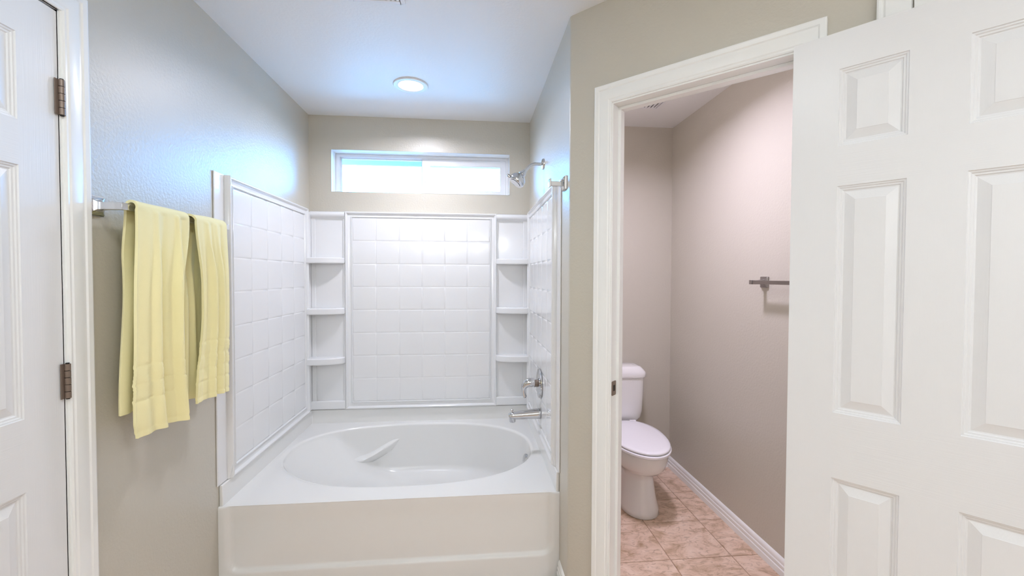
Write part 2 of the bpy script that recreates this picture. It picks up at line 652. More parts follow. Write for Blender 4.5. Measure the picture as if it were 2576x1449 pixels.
# second white casing further along the angled wall, seen above the open door
cs = MB()
cs.loft([[MA @ Vector((x, z, h)) for x, h in ((0.962, 0.0), (0.962, 0.016), (0.966, 0.018), (0.972, 0.012), (0.976, 0.012), (0.980, 0.016), (1.030, 0.016), (1.034, 0.0))] for z in (0.0, 2.24)])
cs.loft([[MA @ Vector((x, z, h)) for z, h in ((2.24, 0.0), (2.24, 0.018), (2.125, 0.016), (2.124, 0.0))] for x in (1.034, 1.40)])
cs.box((1.036, 0.0, 0.0), (1.40, 2.114, 0.008), MA)
trim3 = tag(cs.build('trim_3', M_trim, smooth=True), 'white casing on the wall above and behind the open door', kind='structure')

MB().box((1.034, 2.1145, 0.0005), (1.40, 2.1235, 0.0025), MA).build('door_gap', M_dark, trim3)

# ---- window
win = empty('window_1', (0, 0, 0), label='high horizontal sliding window with white vinyl frame over the bath', kind='structure')
FY = 0.090
fr = MB()
fw = 0.022


def frame_boxes(mb, x0, x1, z0, z1, y0, y1, l, r, b, t):
    mb.box((x0, y0, z0), (x0 + l, y1, z1)).box((x1 - r, y0, z0), (x1, y1, z1))
    mb.box((x0 + l, y0, z0), (x1 - r, y1, z0 + b)).box((x0 + l, y0, z1 - t), (x1 - r, y1, z1))


frame_boxes(fr, WX0 + 0.0005, WX1 - 0.0005, WZ0 + 0.0005, WZ1 - 0.0005, FY, 0.148, 0.026, 0.018, 0.010, 0.022)
fr.build('window_frame', M_vinyl, win, bevel=0.002)
# fixed left light set back, slim bead
lb = MB()
frame_boxes(lb, WX0 + 0.026, 0.745, WZ0 + 0.010, WZ1 - 0.022, 0.108, 0.128, 0.010, 0.02, 0.010, 0.010)
lb.build('fixed_sash', M_vinyl, win, bevel=0.0015)
MB().box((WX0 + 0.036, 0.117, WZ0 + 0.020), (0.725, 0.121, WZ1 - 0.032)).build('pane', M_glass, win)
# sliding right sash in front
rs = MB()
frame_boxes(rs, 0.728, WX1 - 0.018, WZ0 + 0.011, WZ1 - 0.023, 0.088, 0.107, 0.052, 0.040, 0.030, 0.046)
sash = rs.build('sliding_sash', M_vinyl, win, bevel=0.002)
MB().box((0.780, 0.096, WZ0 + 0.041), (WX1 - 0.058, 0.100, WZ1 - 0.069)).build('pane', M_glass, win)
lt = MB().box((0.745, 0.081, 2.035), (0.757, 0.088, 2.085))
lt.build('latch', M_vinyl, sash, bevel=0.002)
# white painted returns of the opening
rt = MB()
rt.box((WX0 - 0.001, 0.0, WZ0), (WX0 + 0.0004, FY, WZ1)).box((WX1 - 0.0004, 0.0, WZ0), (WX1 + 0.001, FY, WZ1))
rt.box((WX0, 0.0, WZ0 - 0.001), (WX1, FY, WZ0 + 0.0004)).box((WX0, 0.0, WZ1 - 0.0004), (WX1, FY, WZ1 + 0.001))
rt.build('window_return', M_trim, win)

# roof eave outside the window
ev = MB()
ev.box((-1.5, 0.16, 2.335), (3.5, 0.62, 2.36)).box((-1.5, 0.60, 2.27), (3.5, 0.625, 2.44))
M_eave = mat('reddish_grey_eave_paint', srgb(176, 150, 146), 0.6)  # one even reddish-grey base colour for the whole eave
tag(ev.build('trim_4', M_eave), 'white roof soffit and fascia outside the window', kind='structure')

gm = mat('pale_concrete', srgb(176, 172, 164), 0.9)
gr = MB().box((-12, 0.45, -0.4), (14, 22, -0.3)).build('ground', gm)
tag(gr, 'pale ground outside the window', kind='structure')

# ================================================================== BATHTUB
TZ = 0.391
YF = -1.066
tub = empty('bathtub', (W / 2, YF / 2, 0), label='white acrylic alcove bathtub with an oval basin and plain apron', cat='bathtub')
toff = Matrix.Translation(-Vector(tub.location))
cx, cy, ra, rb = 0.731, -0.500, 0.697, 0.447
N = 160
x0, x1, y0, y1 = 0.0005, W - 0.0005, YF + 0.006, -0.0005
angs = [2 * PI * k / N for k in range(N)]
for X, Y in ((x0, y0), (x1, y0), (x0, y1), (x1, y1)):
    a = math.atan2(Y - cy, X - cx) % (2 * PI)
    k = min(range(N), key=lambda i: abs(angs[i] - a))
    angs[k] = a


def sup(a, A, B, n):
    c, s = math.cos(a), math.sin(a)
    r = (abs(c / A) ** n + abs(s / B) ** n) ** (-1 / n)
    return r * c, r * s


def outer(a):
    c, s = math.cos(a), math.sin(a)
    t = []
    if abs(c) > 1e-9:
        t.append(((x1 if c > 0 else x0) - cx) / c)
    if abs(s) > 1e-9:
        t.append(((y1 if s > 0 else y0) - cy) / s)
    t = min(v for v in t if v > 0)
    return cx + t * c, cy + t * s


def smooth(a, b, x):
    t = min(1, max(0, (x - a) / (b - a)))
    return t * t * (3 - 2 * t)


rings = []
rings.append([Vector((*outer(a), TZ)) for a in angs])


def rim(a, k):
    x, y = sup(a, ra, rb, 2.35)
    return cx + x * k, cy + y * k


def mixr(f, z):
    r = []
    for a in angs:
        xo, yo = outer(a)
        xi, yi = rim(a, 1.0)
        r.append(Vector((xo + (xi - xo) * f, yo + (yi - yo) * f, z)))
    return r


rings.append(mixr(0.5, TZ))
rings.append(mixr(0.92, TZ))
NF = 6
for k in range(NF + 1):         # rolled lip into the basin
    t = k / NF * PI / 2
    r = []
    for a in angs:
        x, y = rim(a, 1.0)
        L_ = math.hypot(x - cx, y - cy)
        off = 0.016 * math.sin(t) * (1 + 1.9 * math.exp(-((math.degrees(a) - 206) / 20) ** 2))
        r.append(Vector((cx + (x - cx) * (L_ - off) / L_, cy + (y - cy) * (L_ - off) / L_, TZ - 0.014 * (1 - math.cos(t)))))
    rings.append(r)
ZB = 0.055
fcx, fcy, fa, fb = 0.80, -0.50, 0.50, 0.275
NW = 34
lip = rings[-1]
for k in range(1, NW + 1):
    t = k / NW
    r = []
    for i, a in enumerate(angs):
        p0 = lip[i]
        fx, fy_ = sup(a, fa, fb, 2.3)
        p1 = Vector((fcx + fx, fcy + fy_, ZB))
        d = math.degrees((a - PI + PI) % (2 * PI)) - 180       # angle from the left (backrest) end
        back = 1 - smooth(29, 33 + 50 * t, abs(d))
        # steep wall: travels down first and then in; backrest: an even slope with a rounded foot
        steep_in = 0.16 * t + 0.84 * smooth(0.55, 1.0, t) * t
        steep_dn = math.sin(min(1, t * 1.06) * PI / 2) ** 0.9
        rest_in = t
        rest_dn = 1 - (1 - t) ** 1.35
        fi = steep_in * (1 - back) + rest_in * back
        fd = steep_dn * (1 - back) + rest_dn * back
        if k == NW:
            fi = fd = 1
        # scooped backrest pushes outwards a little
        p = Vector((p0.x + (p1.x - p0.x) * fi, p0.y + (p1.y - p0.y) * fi, p0.z + (p1.z - p0.z) * fd))
        r.append(p)
    rings.append(r)
for f in (0.7, 0.35, 0.08):
    rings.append([Vector((fcx + (p.x - fcx) * f, fcy + (p.y - fcy) * f, ZB - 0.004 * (1 - f))) for p in rings[-1]] if f == 0.7 else
                 [Vector((fcx + (p.x - fcx) * (f / 0.7), fcy + (p.y - fcy) * (f / 0.7), ZB - 0.006)) for p in rings[-1]])
mb = MB()
mb.loft(rings, cap=False)
nlast = len(mb.v)
mb.f.append(tuple(range(nlast - N, nlast)))
shell = mb.build('basin', M_tub, tub, smooth=True, angle=50, mtx=toff)

# apron with rounded top edge and recessed face
NX, NZ = 150, 84


def sd_round(x, z, ax0, ax1, az0, az1, r):
    cx_, cz_ = (ax0 + ax1) / 2, (az0 + az1) / 2
    qx, qz = abs(x - cx_) - (ax1 - ax0) / 2 + r, abs(z - cz_) - (az1 - az0) / 2 + r
    return min(max(qx, qz), 0) + math.hypot(max(qx, 0), max(qz, 0)) - r


vs, fs = [], []
R = 0.010
zlist = [i / NZ * (TZ - R) for i in range(NZ + 1)]
for iz, z in enumerate(zlist):
    for ix in range(NX + 1):
        x = x0 + (x1 - x0) * ix / NX
        d = sd_round(x, z, 0.032, W - 0.030, 0.104, 1.2, 0.055)
        dep = 0.014 * (1 - smooth(-0.016, 0.004, d))
        vs.append(Vector((x, YF + dep * (1 - 0.45 * smooth(0.30, 0.385, z)), z)))
for k in range(1, 7):
    t = k / 6 * PI / 2
    for ix in range(NX + 1):
        x = x0 + (x1 - x0) * ix / NX
        base = vs[NZ * (NX + 1) + ix].y
        vs.append(Vector((x, base + (y0 - base) * (1 - math.cos(t)), TZ - R + R * math.sin(t))))
rows = NZ + 1 + 6
for i in range(rows - 1):
    for j in range(NX):
        a = i * (NX + 1) + j
        fs.append((a, a + 1, a + NX + 2, a + NX + 1))
MB().add(vs, fs).build('apron', M_tub, tub, smooth=True, angle=60, mtx=toff)

# tiling flange round three sides of the deck
fl = MB()
fz = 0.480
g = 0.0125
fl.add([(x0, y0 + 0.004, TZ - 0.01), (x0 + g, y0 + 0.004, TZ - 0.01), (x0 + g, -g, TZ - 0.01), (W - g, -g, TZ - 0.01), (W - g, y0 + 0.004, TZ - 0.01), (x1, y0 + 0.004, TZ - 0.01), (x1, y1, TZ - 0.01), (x0, y1, TZ - 0.01)], [])
base = [(x0, y0 + 0.004), (x0 + g + 0.003, y0 + 0.004), (x0 + g + 0.003, -g - 0.003), (x1 - g - 0.003, -g - 0.003), (x1 - g - 0.003, y0 + 0.004), (x1, y0 + 0.004), (x1, y1), (x0, y1)]
top = [(x0, y0 + 0.004), (x0 + g, y0 + 0.004), (x0 + g, -g), (x1 - g, -g), (x1 - g, y0 + 0.004), (x1, y0 + 0.004), (x1, y1), (x0, y1)]
fl = MB()
fl.loft([[Vector((x, y, TZ - 0.012)) for x, y in base], [Vector((x, y, TZ + 0.004)) for x, y in base], [Vector((x, y, fz)) for x, y in top]])
fl.build('tub_flange', M_tub, tub, bevel=0.004, bseg=3, mtx=toff)

# moulded armrest ledges on both long walls of the basin
def armrest(sgn):
    pts = []
    n = 28
    rings = []
    for k in range(n + 1):
        t = k / n
        x = 0.295 + 0.325 * t
        # dips near the backrest, then climbs to the right
        z = 0.197 + 0.104 * smooth(0.15, 1.05, t) + 0.030 * (1 - smooth(-0.1, 0.25, t))
        wgt = math.sin(PI * min(1, max(0, t * 0.93 + 0.04))) ** 0.6
        if t > 0.35:
            wgt *= 1 - 0.75 * smooth(0.35, 1.0, t)
        # wall position at this x, z
        a = math.atan2(sgn * 0.35, x - cx)
        # find wall y by searching the loft rings
        best = None
        for r in rings_src:
            for q_ in r[(0 if sgn > 0 else N // 2):(N // 2 if sgn > 0 else N)]:
                d_ = (q_.x - x) ** 2 + (q_.z - z) ** 2
                if best is None or d_ < best[0]:
                    best = (d_, q_.y)
        yw = best[1]
        wd = 0.034 * wgt + 0.004
        pts.append((x, yw, z, wd))
    # smooth y
    ys = [p[1] for p in pts]
    for _ in range(6):
        ys = [ys[0]] + [(ys[i - 1] + ys[i] * 2 + ys[i + 1]) / 4 for i in range(1, n)] + [ys[-1]]
    for (x, _, z, wd), yw in zip(pts, ys):
        prof = [(0.03, 0.012), (0.0, 0.008), (-wd * 0.7, -0.004), (-wd, -0.012), (-wd * 0.95, -0.020), (-wd * 0.5, -0.042), (-wd * 0.05, -0.065), (0.03, -0.065)]
        tp = min(1.0, math.sin(PI * min(1, max(0, (x - 0.295) / 0.325))) * 1.5 + 0.02)
        rings.append([Vector((x, yw + sgn * (0.004 + (a_ - 0.004) * tp), z + b_ * tp)) for a_, b_ in prof])
    MB().loft(rings).build('armrest', M_tub, tub, smooth=True, angle=60, mtx=toff)


rings_src = rings[9:]
armrest(1)
armrest(-1)

# overflow cover on the right end of the basin
ov = MB()
op = Vector((1.386, -0.545, 0.325))
on = Vector((-1, -0.12, 0.18)).normalized()
oc = [(-0.004, 0.030), (0.004, 0.031), (0.010, 0.029), (0.014, 0.022), (0.016, 0.006)]
ov.tube([op + on * a for a, r in oc], [r for a, r in oc], 28)
ovo = ov.build('overflow_cover', M_chrome, tub, smooth=True, mtx=toff)
tag(ovo, 'round chrome overflow cover')
dn = MB()
dp = Vector((1.12, -0.5, ZB - 0.004))
dn.tube([dp, dp + Vector((0, 0, 0.004)), dp + Vector((0, 0, 0.006))], [0.034, 0.034, 0.026], 28)
tag(dn.build('drain', M_chrome, tub, smooth=True, mtx=toff), 'chrome drain')

# ================================================================== SURROUND
sur = empty('tub_surround', (W / 2, -0.5, 0.48), label='glossy white moulded tile-pattern surround on three walls above the bath', cat='tub surround')
soff = Matrix.Translation(-Vector(sur.location))
ZT, ZBt = 1.811, 0.482
PIT = 0.1537
ROW0 = 0.535
NROW = 8
tile_sh = {}


def tile_field(parent, mtx, u0, ncol, pu):
    key = round(pu, 4)
    for i in range(ncol):
        for j in range(NROW):
            u, v = u0 + i * pu, ROW0 + j * PIT
            if key not in tile_sh:
                mb = MB()
                g_ = 0.0009
                rect_rings(mb, g_, g_, pu - g_, PIT - g_, [(0, -0.003), (0, 0.0), (0.0016, 0.0009), (0.005, 0.0014), (0.010, 0.0015)], Matrix.Identity(4))
                o = mb.build('tile', M_sur, parent, smooth=True, angle=60)
                tile_sh[key] = o
            else:
                o = tile_sh[key].copy()
                COL.objects.link(o)
                o.parent = parent
            o.matrix_local = mtx @ Matrix.Translation((u, v, 0))
    return


def sur_panel(name, mtx, u0, u1, v0, v1, fu0, fu1, fv0, fv1, h=0.020, fh=0.010):
    """moulded frame round a tile field; mtx local (u, v, out)"""
    def ring(a, hh):          # a 0..1 from the outer edge to the field edge
        return [(u0 + (fu0 - u0) * a, v0 + (fv0 - v0) * a, hh), (u1 + (fu1 - u1) * a, v0 + (fv0 - v0) * a, hh),
                (u1 + (fu1 - u1) * a, v1 + (fv1 - v1) * a, hh), (u0 + (fu0 - u0) * a, v1 + (fv1 - v1) * a, hh)]
    prof = [(0.0, 0.0), (0.0, h * 0.6), (0.05, h * 0.9), (0.13, h), (0.22, h), (0.30, h * 0.86), (0.38, h * 0.62), (0.48, h * 0.56), (0.80, h * 0.60), (0.86, h * 0.80), (0.92, h * 0.78), (0.97, fh * 0.9), (1.0, fh)]
    rr = [[mtx @ Vector(p) for p in ring(a, hh)] for a, hh in prof]
    mb = MB()
    nn = 4
    vs = [v for r in rr for v in r]
    fs = []
    for k in range(len(rr) - 1):
        for i in range(nn):
            j = (i + 1) % nn
            fs.append((k * nn + i, k * nn + j, (k + 1) * nn + j, (k + 1) * nn + i))
    m_ = (len(rr) - 1) * nn
    fs.append(tuple(range(m_, m_ + nn)))
    mb.add(vs, fs)
    return mb.build(name, M_sur, sur, smooth=True, angle=25, mtx=soff)


# back panel
MBk = frame_matrix((0, -0.001, 0), Vector((1, 0, 0)), Vector((0, 0, 1)), Vector((0, -1, 0)))
bp_ = sur_panel('back_panel', MBk, 0.234, 1.246, ZBt, 1.805, 0.284, 1.197, ROW0, ROW0 + NROW * PIT, 0.030, 0.018)
tile_field(bp_, soff @ MBk @ Matrix.Translation((0, 0, 0.018)), 0.284, 6, (1.197 - 0.284) / 6)
# side panels
ML = frame_matrix((0.0005, 0, 0), Vector((0, -1, 0)), Vector((0, 0, 1)), Vector((1, 0, 0)))
lp = sur_panel('side_panel', ML, 0.075, 0.990, ZBt, ZT, 0.128, 0.953, ROW0, ROW0 + NROW * PIT, 0.026, 0.013)
tile_field(lp, soff @ ML @ Matrix.Translation((0, 0, 0.013)), 0.128, 5, 0.165)
MR = frame_matrix((W - 0.0005, 0, 0), Vector((0, -1, 0)), Vector((0, 0, 1)), Vector((-1, 0, 0)))
rp = sur_panel('side_panel', MR, 0.075, 0.990, ZBt, ZT, 0.128, 0.953, ROW0, ROW0 + NROW * PIT, 0.026, 0.013)
tile_field(rp, soff @ MR @ Matrix.Translation((0, 0, 0.013)), 0.128, 5, 0.165)
# flat outer flanges with a rounded rib
for mt, pn in ((ML, 'l'), (MR, 'r')):
    mb = MB().box((0.985, ZBt, 0.0), (1.074, ZT + 0.003, 0.006), mt)
    mb.build('side_flange', M_sur, sur, bevel=0.0025, mtx=soff)
    mb = MB()
    prof = [(0.982 + 0.009 * (1 - math.cos(PI * k / 10)), 0.027 * math.sin(PI * k / 10) ** 0.8 + 0.002) for k in range(11)]
    mb.loft([[mt @ Vector((u, z, h * (0.4 if z < 0.55 else 1))) for u, h in prof] for z in (ZBt, 0.56, 0.62, ZT - 0.01, ZT)])
    mb.build('edge_rib', M_sur, sur, smooth=True, angle=60, mtx=soff)

# corner shelf columns
def column(mirror):
    X = (lambda x: W - x) if mirror else (lambda x: x)
    def bx(mb, a, b):
        mb.box((min(X(a[0]), X(b[0])), a[1], a[2]), (max(X(a[0]), X(b[0])), b[1], b[2]))
    mb = MB()
    bx(mb, (0.001, -0.012, ZBt), (0.234, -0.001, ZT - 0.012))
    bx(mb, (0.001, -0.076, ZBt), (0.016, -0.012, ZT - 0.012))
    # inside fillets of the niche
    bx(mb, (0.222, -0.020, ZBt), (0.2345, -0.010, ZT - 0.05))
    bx(mb, (0.016, -0.018, ZBt), (0.045, -0.010, ZT - 0.05))
    o = mb.build('corner_column', M_sur, sur, bevel=0.004, bseg=3, mtx=soff)
    # cap at the top: rounded nose
    nose = []
    for k in range(11):
        a = PI * 0.5 * k / 10
        nose.append((-0.004 - 0.030 * math.sin(a), ZT - 0.030 + 0.024 * math.cos(a)))
    nose += [(-0.030, ZT - 0.042), (-0.012, ZT - 0.056), (-0.004, ZT - 0.056)]
    mb = MB().loft([[Vector((X(x), y, z)) for y, z in nose] for x in (0.012, 0.2345)])
    mb.build('cap', M_sur, sur, smooth=True, mtx=soff)
    for zt, th in ((1.497, 0.039), (1.165, 0.042), (0.838, 0.044), (0.543, 0.058)):
        n = 18
        poly = []
        for k in range(n + 1):
            x = 0.010 + 0.2243 * k / n
            t = (x - 0.010) / 0.2243
            dpt = 0.032 + 0.068 * math.sqrt(max(0, 1 - t ** 2.2))
            if zt < 0.6:
                dpt = 0.028
            poly.append((X(x), -dpt))
        poly = poly + [(X(0.2343), -0.008), (X(0.010), -0.008)]
        s = MB().prism(poly, zt - th, zt)
        s.build('shelf', M_sur, sur, bevel=0.007, bseg=4, angle=40, mtx=soff)


column(False)
column(True)

# ================================================================== CHROME FITTINGS
# shower head
sh = empty('shower_head', (W - 0.001, -0.586, 2.004), label='chrome shower head on a bent arm, high on the right alcove wall', cat='shower head')
so = Matrix.Translation(-Vector(sh.location))
fp = Vector((W - 0.0005, -0.586, 2.004))
xd = Vector((-1, 0, 0))
fs_ = [(0.0, 0.031), (0.004, 0.031), (0.009, 0.028), (0.013, 0.016), (0.014, 0.010)]
MB().tube([fp + xd * a for a, r in fs_], [r for a, r in fs_], 28).build('wall_flange', M_chrome, sh, smooth=True, mtx=so)
arm = [fp + xd * 0.010, fp + xd * 0.045]
for k in range(1, 9):
    a = math.radians(48 * k / 8)
    arm.append(fp + xd * (0.045 + 0.055 * math.sin(a)) + Vector((0, 0, -0.055 * (1 - math.cos(a)))))
dirn = Vector((-math.cos(math.radians(48)), 0, -math.sin(math.radians(48))))
arm.append(arm[-1] + dirn * 0.040)
MB().tube(arm, 0.0088, 16).build('shower_arm', M_chrome, sh, smooth=True, mtx=so)
hp = arm[-1]
hd = Vector((-0.62, -0.10, -0.80)).normalized()
hs = [(-0.006, 0.012), (0.008, 0.0145), (0.010, 0.019), (0.019, 0.020), (0.024, 0.016), (0.030, 0.026), (0.044, 0.040), (0.058, 0.046), (0.072, 0.047), (0.082, 0.042), (0.084, 0.032), (0.080, 0.008)]
MB().tube([hp + hd * (a - 0.004) for a, r in hs], [r for a, r in hs], 30).build('spray_head', M_chrome, sh, smooth=True, mtx=so)
lv = hp + hd * 0.070
side = hd.cross(Vector((0, 1, 0))).normalized()
if side.x > 0:
    side = -side
MB().tube([lv + side * 0.042, lv + side * 0.060, lv + side * 0.063], [0.009, 0.008, 0.004], 12).build('spray_lever', M_chrome, sh, smooth=True, mtx=so)

# mixer valve
XS = W - 0.0175
vp = Vector((XS, -0.591, 0.775))
vl = empty('mixer_valve', vp, label='chrome shower mixer valve with a round plate and curved lever handle', cat='valve')
vo = Matrix.Translation(-vp)
es = [(0.0, 0.084), (0.003, 0.084), (0.008, 0.080), (0.013, 0.060), (0.016, 0.030), (0.017, 0.020)]
MB().tube([vp + xd * a for a, r in es], [r for a, r in es], 48).build('escutcheon', M_chrome, vl, smooth=True, mtx=vo)
MB().tube([vp + xd * 0.012, vp + xd * 0.034, vp + xd * 0.036], [0.020, 0.020, 0.016], 24).build('valve_stem', M_bronze, vl, smooth=True, mtx=vo)
hpts = [(0.032, 0.006, 0.024), (0.048, 0.006, 0.026), (0.066, 0.004, 0.026), (0.080, -0.004, 0.0235), (0.089, -0.016, 0.0185), (0.093, -0.032, 0.0135), (0.092, -0.050, 0.0105), (0.089, -0.064, 0.0105), (0.084, -0.074, 0.011), (0.081, -0.079, 0.007)]
MB().tube([vp + xd * a + Vector((0, 0, z)) for a, z, r in hpts], [r for a, z, r in hpts], 24).build('lever_handle', M_chrome, vl, smooth=True, mtx=vo)

# spout
spp = Vector((XS, -0.600, 0.606))
spt = empty('tub_spout', spp, label='chrome bath spout with diverter knob, below the mixer valve', cat='spout')
po = Matrix.Translation(-spp)
ss = [(0.0, 0.0, 0.030), (0.004, 0.0, 0.0305), (0.010, 0, 0.030), (0.060, -0.003, 0.0265), (0.110, -0.006, 0.0235), (0.150, -0.008, 0.0215), (0.166, -0.010, 0.020), (0.174, -0.012, 0.015), (0.177, -0.013, 0.006)]
MB().tube([spp + xd * a + Vector((0, 0, z)) for a, z, r in ss], [r for a, z, r in ss], 28).build('spout_body', M_chrome, spt, smooth=True, mtx=po)
np_ = spp + xd * 0.155
MB().tube([np_ + Vector((0, 0, -0.008)), np_ + Vector((0, 0, -0.040)), np_ + Vector((0, 0, -0.044))], [0.0195, 0.0175, 0.015], 24).build('spout_nozzle', M_chrome, spt, smooth=True, mtx=po)
kp_ = spp + xd * 0.158
MB().tube([kp_ + Vector((0, 0, 0.006)), kp_ + Vector((0, 0, 0.018)), kp_ + Vector((0, 0, 0.019)), kp_ + Vector((0, 0, 0.026)), kp_ + Vector((0, 0, 0.028))], [0.0035, 0.0035, 0.0075, 0.0075, 0.005], 16).build('diverter_knob', M_chrome, spt, smooth=True, mtx=po)


# towel bars (square section posts and bar)
def towel_bar(name, mtx, u0, u1, z, label, proj=0.085, mat_=M_chrome, plate=0.029, overhang=0.0):
    """mtx: local (u, z, out)"""
    o0 = mtx @ Vector(((u0 + u1) / 2, z, 0))
    root = empty(name, o0, label=label, cat='towel bar')
    off = Matrix.Translation(-o0)
    for u in (u0, u1):
        mb = MB()
        prof = [(plate, 0.0005), (plate, 0.006), (plate * 0.86, 0.011), (plate * 0.55, 0.014), (plate * 0.42, 0.020), (0.0105, 0.034), (0.0105, proj)]
        rg = [[mtx @ Vector((u + sx * a, z + sz * a, h)) for sx, sz in ((-1, -1), (1, -1), (1, 1), (-1, 1))] for a, h in prof]
        mb.loft(rg)
        mb.build('post', mat_, root, bevel=0.0012, mtx=off)
    MB().box((u0 + 0.0107, z - 0.0088, proj - 0.020), (u1 - 0.0107, z + 0.0088, proj - 0.003), mtx).build('bar', mat_, root, bevel=0.0012, mtx=off)
    return root


ML0 = frame_matrix((0, 0, 0), Vector((0, -1, 0)), Vector((0, 0, 1)), Vector((1, 0, 0)))
towel_bar('towel_bar', ML0, 1.122, 1.646, 1.573, 'square chrome towel bar on the left wall, carrying two yellow towels')
MT0 = frame_matrix((XT, 0, 0), Vector((0, -1, 0)), Vector((0, 0, 1)), Vector((-1, 0, 0)))
M_nickel = mat('satin_nickel', (0.40, 0.37, 0.36, 1), 0.28, metal=1.0)
towel_bar('towel_bar', MT0, 1.000, 1.50, 1.352, 'satin nickel towel bar on the toilet room wall, partly behind the open door', proj=0.078, mat_=M_nickel, plate=0.027)

# robe hook on the strip of wall beside the surround
hkp = Vector((W, -1.150, 1.776))
MH = frame_matrix(hkp, Vector((0, -1, 0)), Vector((0, 0, 1)), Vector((-1, 0, 0)))
hk = empty('robe_hook', hkp, label='square chrome robe hook on the wall corner beside the bath', cat='hook')
ho = Matrix.Translation(-hkp)
mb = MB()
prof = [(0.029, 0.0003), (0.029, 0.006), (0.025, 0.012), (0.016, 0.015), (0.012, 0.022)]
mb.loft([[MH @ Vector((sx * a, sz * a, h)) for sx, sz in ((-1, -1), (1, -1), (1, 1), (-1, 1))] for a, h in prof])
mb.build('hook_plate', M_chrome, hk, bevel=0.0012, mtx=ho)
MB().box((-0.011, -0.013, 0.020), (0.011, 0.007, 0.064), MH).build('hook_arm', M_chrome, hk, bevel=0.0015, mtx=ho)
MB().box((-0.016, -0.017, 0.064), (0.016, 0.018, 0.073), MH).build('hook_end', M_chrome, hk, bevel=0.0015, mtx=ho)


# ================================================================== TOWELS
def towel(name, label, ycen, zbar, front, back, seed):
    """front/back: dicts with edge functions. u runs along the bar (from left edge, y most negative)."""
    rnd = random.Random(seed)
    NU, NV1, NVA, NV2 = 90, 90, 10, 130
    grid = []
    ZBar = zbar
    rB = 0.0205
    xb = 0.0745
    ph = [rnd.random() * 6.28 for _ in range(8)]

    def fold(u, d, spec):
        s = 0
        for (c, w_, a) in spec:
            s += 1.35 * a * math.exp(-((u - c - 0.03 * math.sin(d * 3 + c * 9) + 0.12 * (1 - d) * c) / w_) ** 2)
        return s

    rows = []
    # back sheet from its hem up to the bar
    for j in range(NV1):
        t = j / NV1
        d = (1 - t)                       # 1 at the hem, 0 at the bar
        z = back['z'] + (ZBar - back['z']) * t
        row = []
        for i in range(NU + 1):
            u = i / NU
            ya = back['l'](d)
            yb = back['r'](d)
            y = ya + (yb - ya) * u
            x = xb - rB - 0.012 * smooth(0.0, 0.25, d) + fold(u, d, back['f']) * smooth(0.0, 0.5, d)
            x = max(x, 0.029 + 0.003 * math.sin(u * 9))
            row.append(Vector((x, y, z + back['hem'](u) * d)))
        rows.append(row)
    for j in range(NVA + 1):
        a = PI * j / NVA
        row = []
        for i in range(NU + 1):
            u = i / NU
            ya = front['l'](0) * (j / NVA) + back['l'](0) * (1 - j / NVA)
            yb = front['r'](0) * (j / NVA) + back['r'](0) * (1 - j / NVA)
            rr = rB + 0.0012 * math.sin(u * 5 + ph[0]) * math.sin(a)
            row.append(Vector((xb - rr * math.cos(a), ya + (yb - ya) * u, ZBar + rr * math.sin(a) + 0.0012 * math.sin(u * 7 + ph[1]) * math.sin(a))))
        rows.append(row)
    for j in range(1, NV2 + 1):
        d = j / NV2
        row = []
        for i in range(NU + 1):
            u = i / NU
            ya, yb = front['l'](d), front['r'](d)
            y = ya + (yb - ya) * u
            x = xb + rB + fold(u, d, front['f']) * (0.25 + 0.75 * smooth(0.0, 0.35, d)) + front['belly'] * math.sin(PI * min(1, d * 1.2)) * 0.5
            z = ZBar + (front['z'] + front['hem'](u) - ZBar) * d
            # woven border: shallow grooves
            dist = z - (front['z'] + front['hem'](u))
            for gz in front['bands']:
                x -= 0.0024 * math.exp(-((dist - gz) / 0.0035) ** 2)
            if 0.105 < dist < 0.215:
                x += 0.0007 * math.sin(dist * 2 * PI / 0.0125) + 0.0014 * math.sin(u * 23 + dist * 90 + ph[2]) * math.sin((dist - 0.105) / 0.11 * PI)
            row.append(Vector((x, y, z)))
        rows.append(row)
    mb = MB()
    nu = NU + 1
    vs = [v for r in rows for v in r]
    fs = []
    for a in range(len(rows) - 1):
        for b in range(NU):
            k = a * nu + b
            fs.append((k, k + 1, k + nu + 1, k + nu))
    mb.add(vs, fs)
    o = mb.build(name, M_towel, None, smooth=True, angle=80)
    md = o.modifiers.new('thick', 'SOLIDIFY')
    md.thickness = 0.0075
    md.offset = 0
    md2 = o.modifiers.new('round', 'BEVEL')
    md2.width = 0.003
    md2.segments = 2
    md2.limit_method = 'ANGLE'
    md2.angle_limit = math.radians(60)
    tag(o, label, 'towel', 'yellow towels on the left wall bar')
    return o


t1 = towel('towel', 'longer left yellow bath towel draped over the chrome bar', 0, 1.573,
           dict(z=0.893, l=lambda d: -1.617 - 0.012 * smooth(0, 0.5, d) + 0.008 * smooth(0.93, 1.0, d), r=lambda d: -1.386 - 0.042 * smooth(0.0, 0.4, d) + 0.032 * smooth(0.6, 1.0, d),
                hem=lambda u: 0.004 * math.sin(u * 5) + 0.016 * smooth(0.80, 0.84, u), belly=0.012,
                f=[(0.02, 0.10, -0.006), (0.16, 0.07, 0.004), (0.37, 0.05, 0.015), (0.56, 0.06, -0.011), (0.80, 0.040, 0.022), (0.96, 0.07, -0.018)],
                bands=[0.018, 0.108, 0.158, 0.213]),
           dict(z=0.965, l=lambda d: -1.604 - 0.030 * smooth(0.3, 1.0, d), r=lambda d: -1.388, hem=lambda u: 0.0, f=[(0.1, 0.12, 0.010), (0.4, 0.1, -0.006)]), 3)
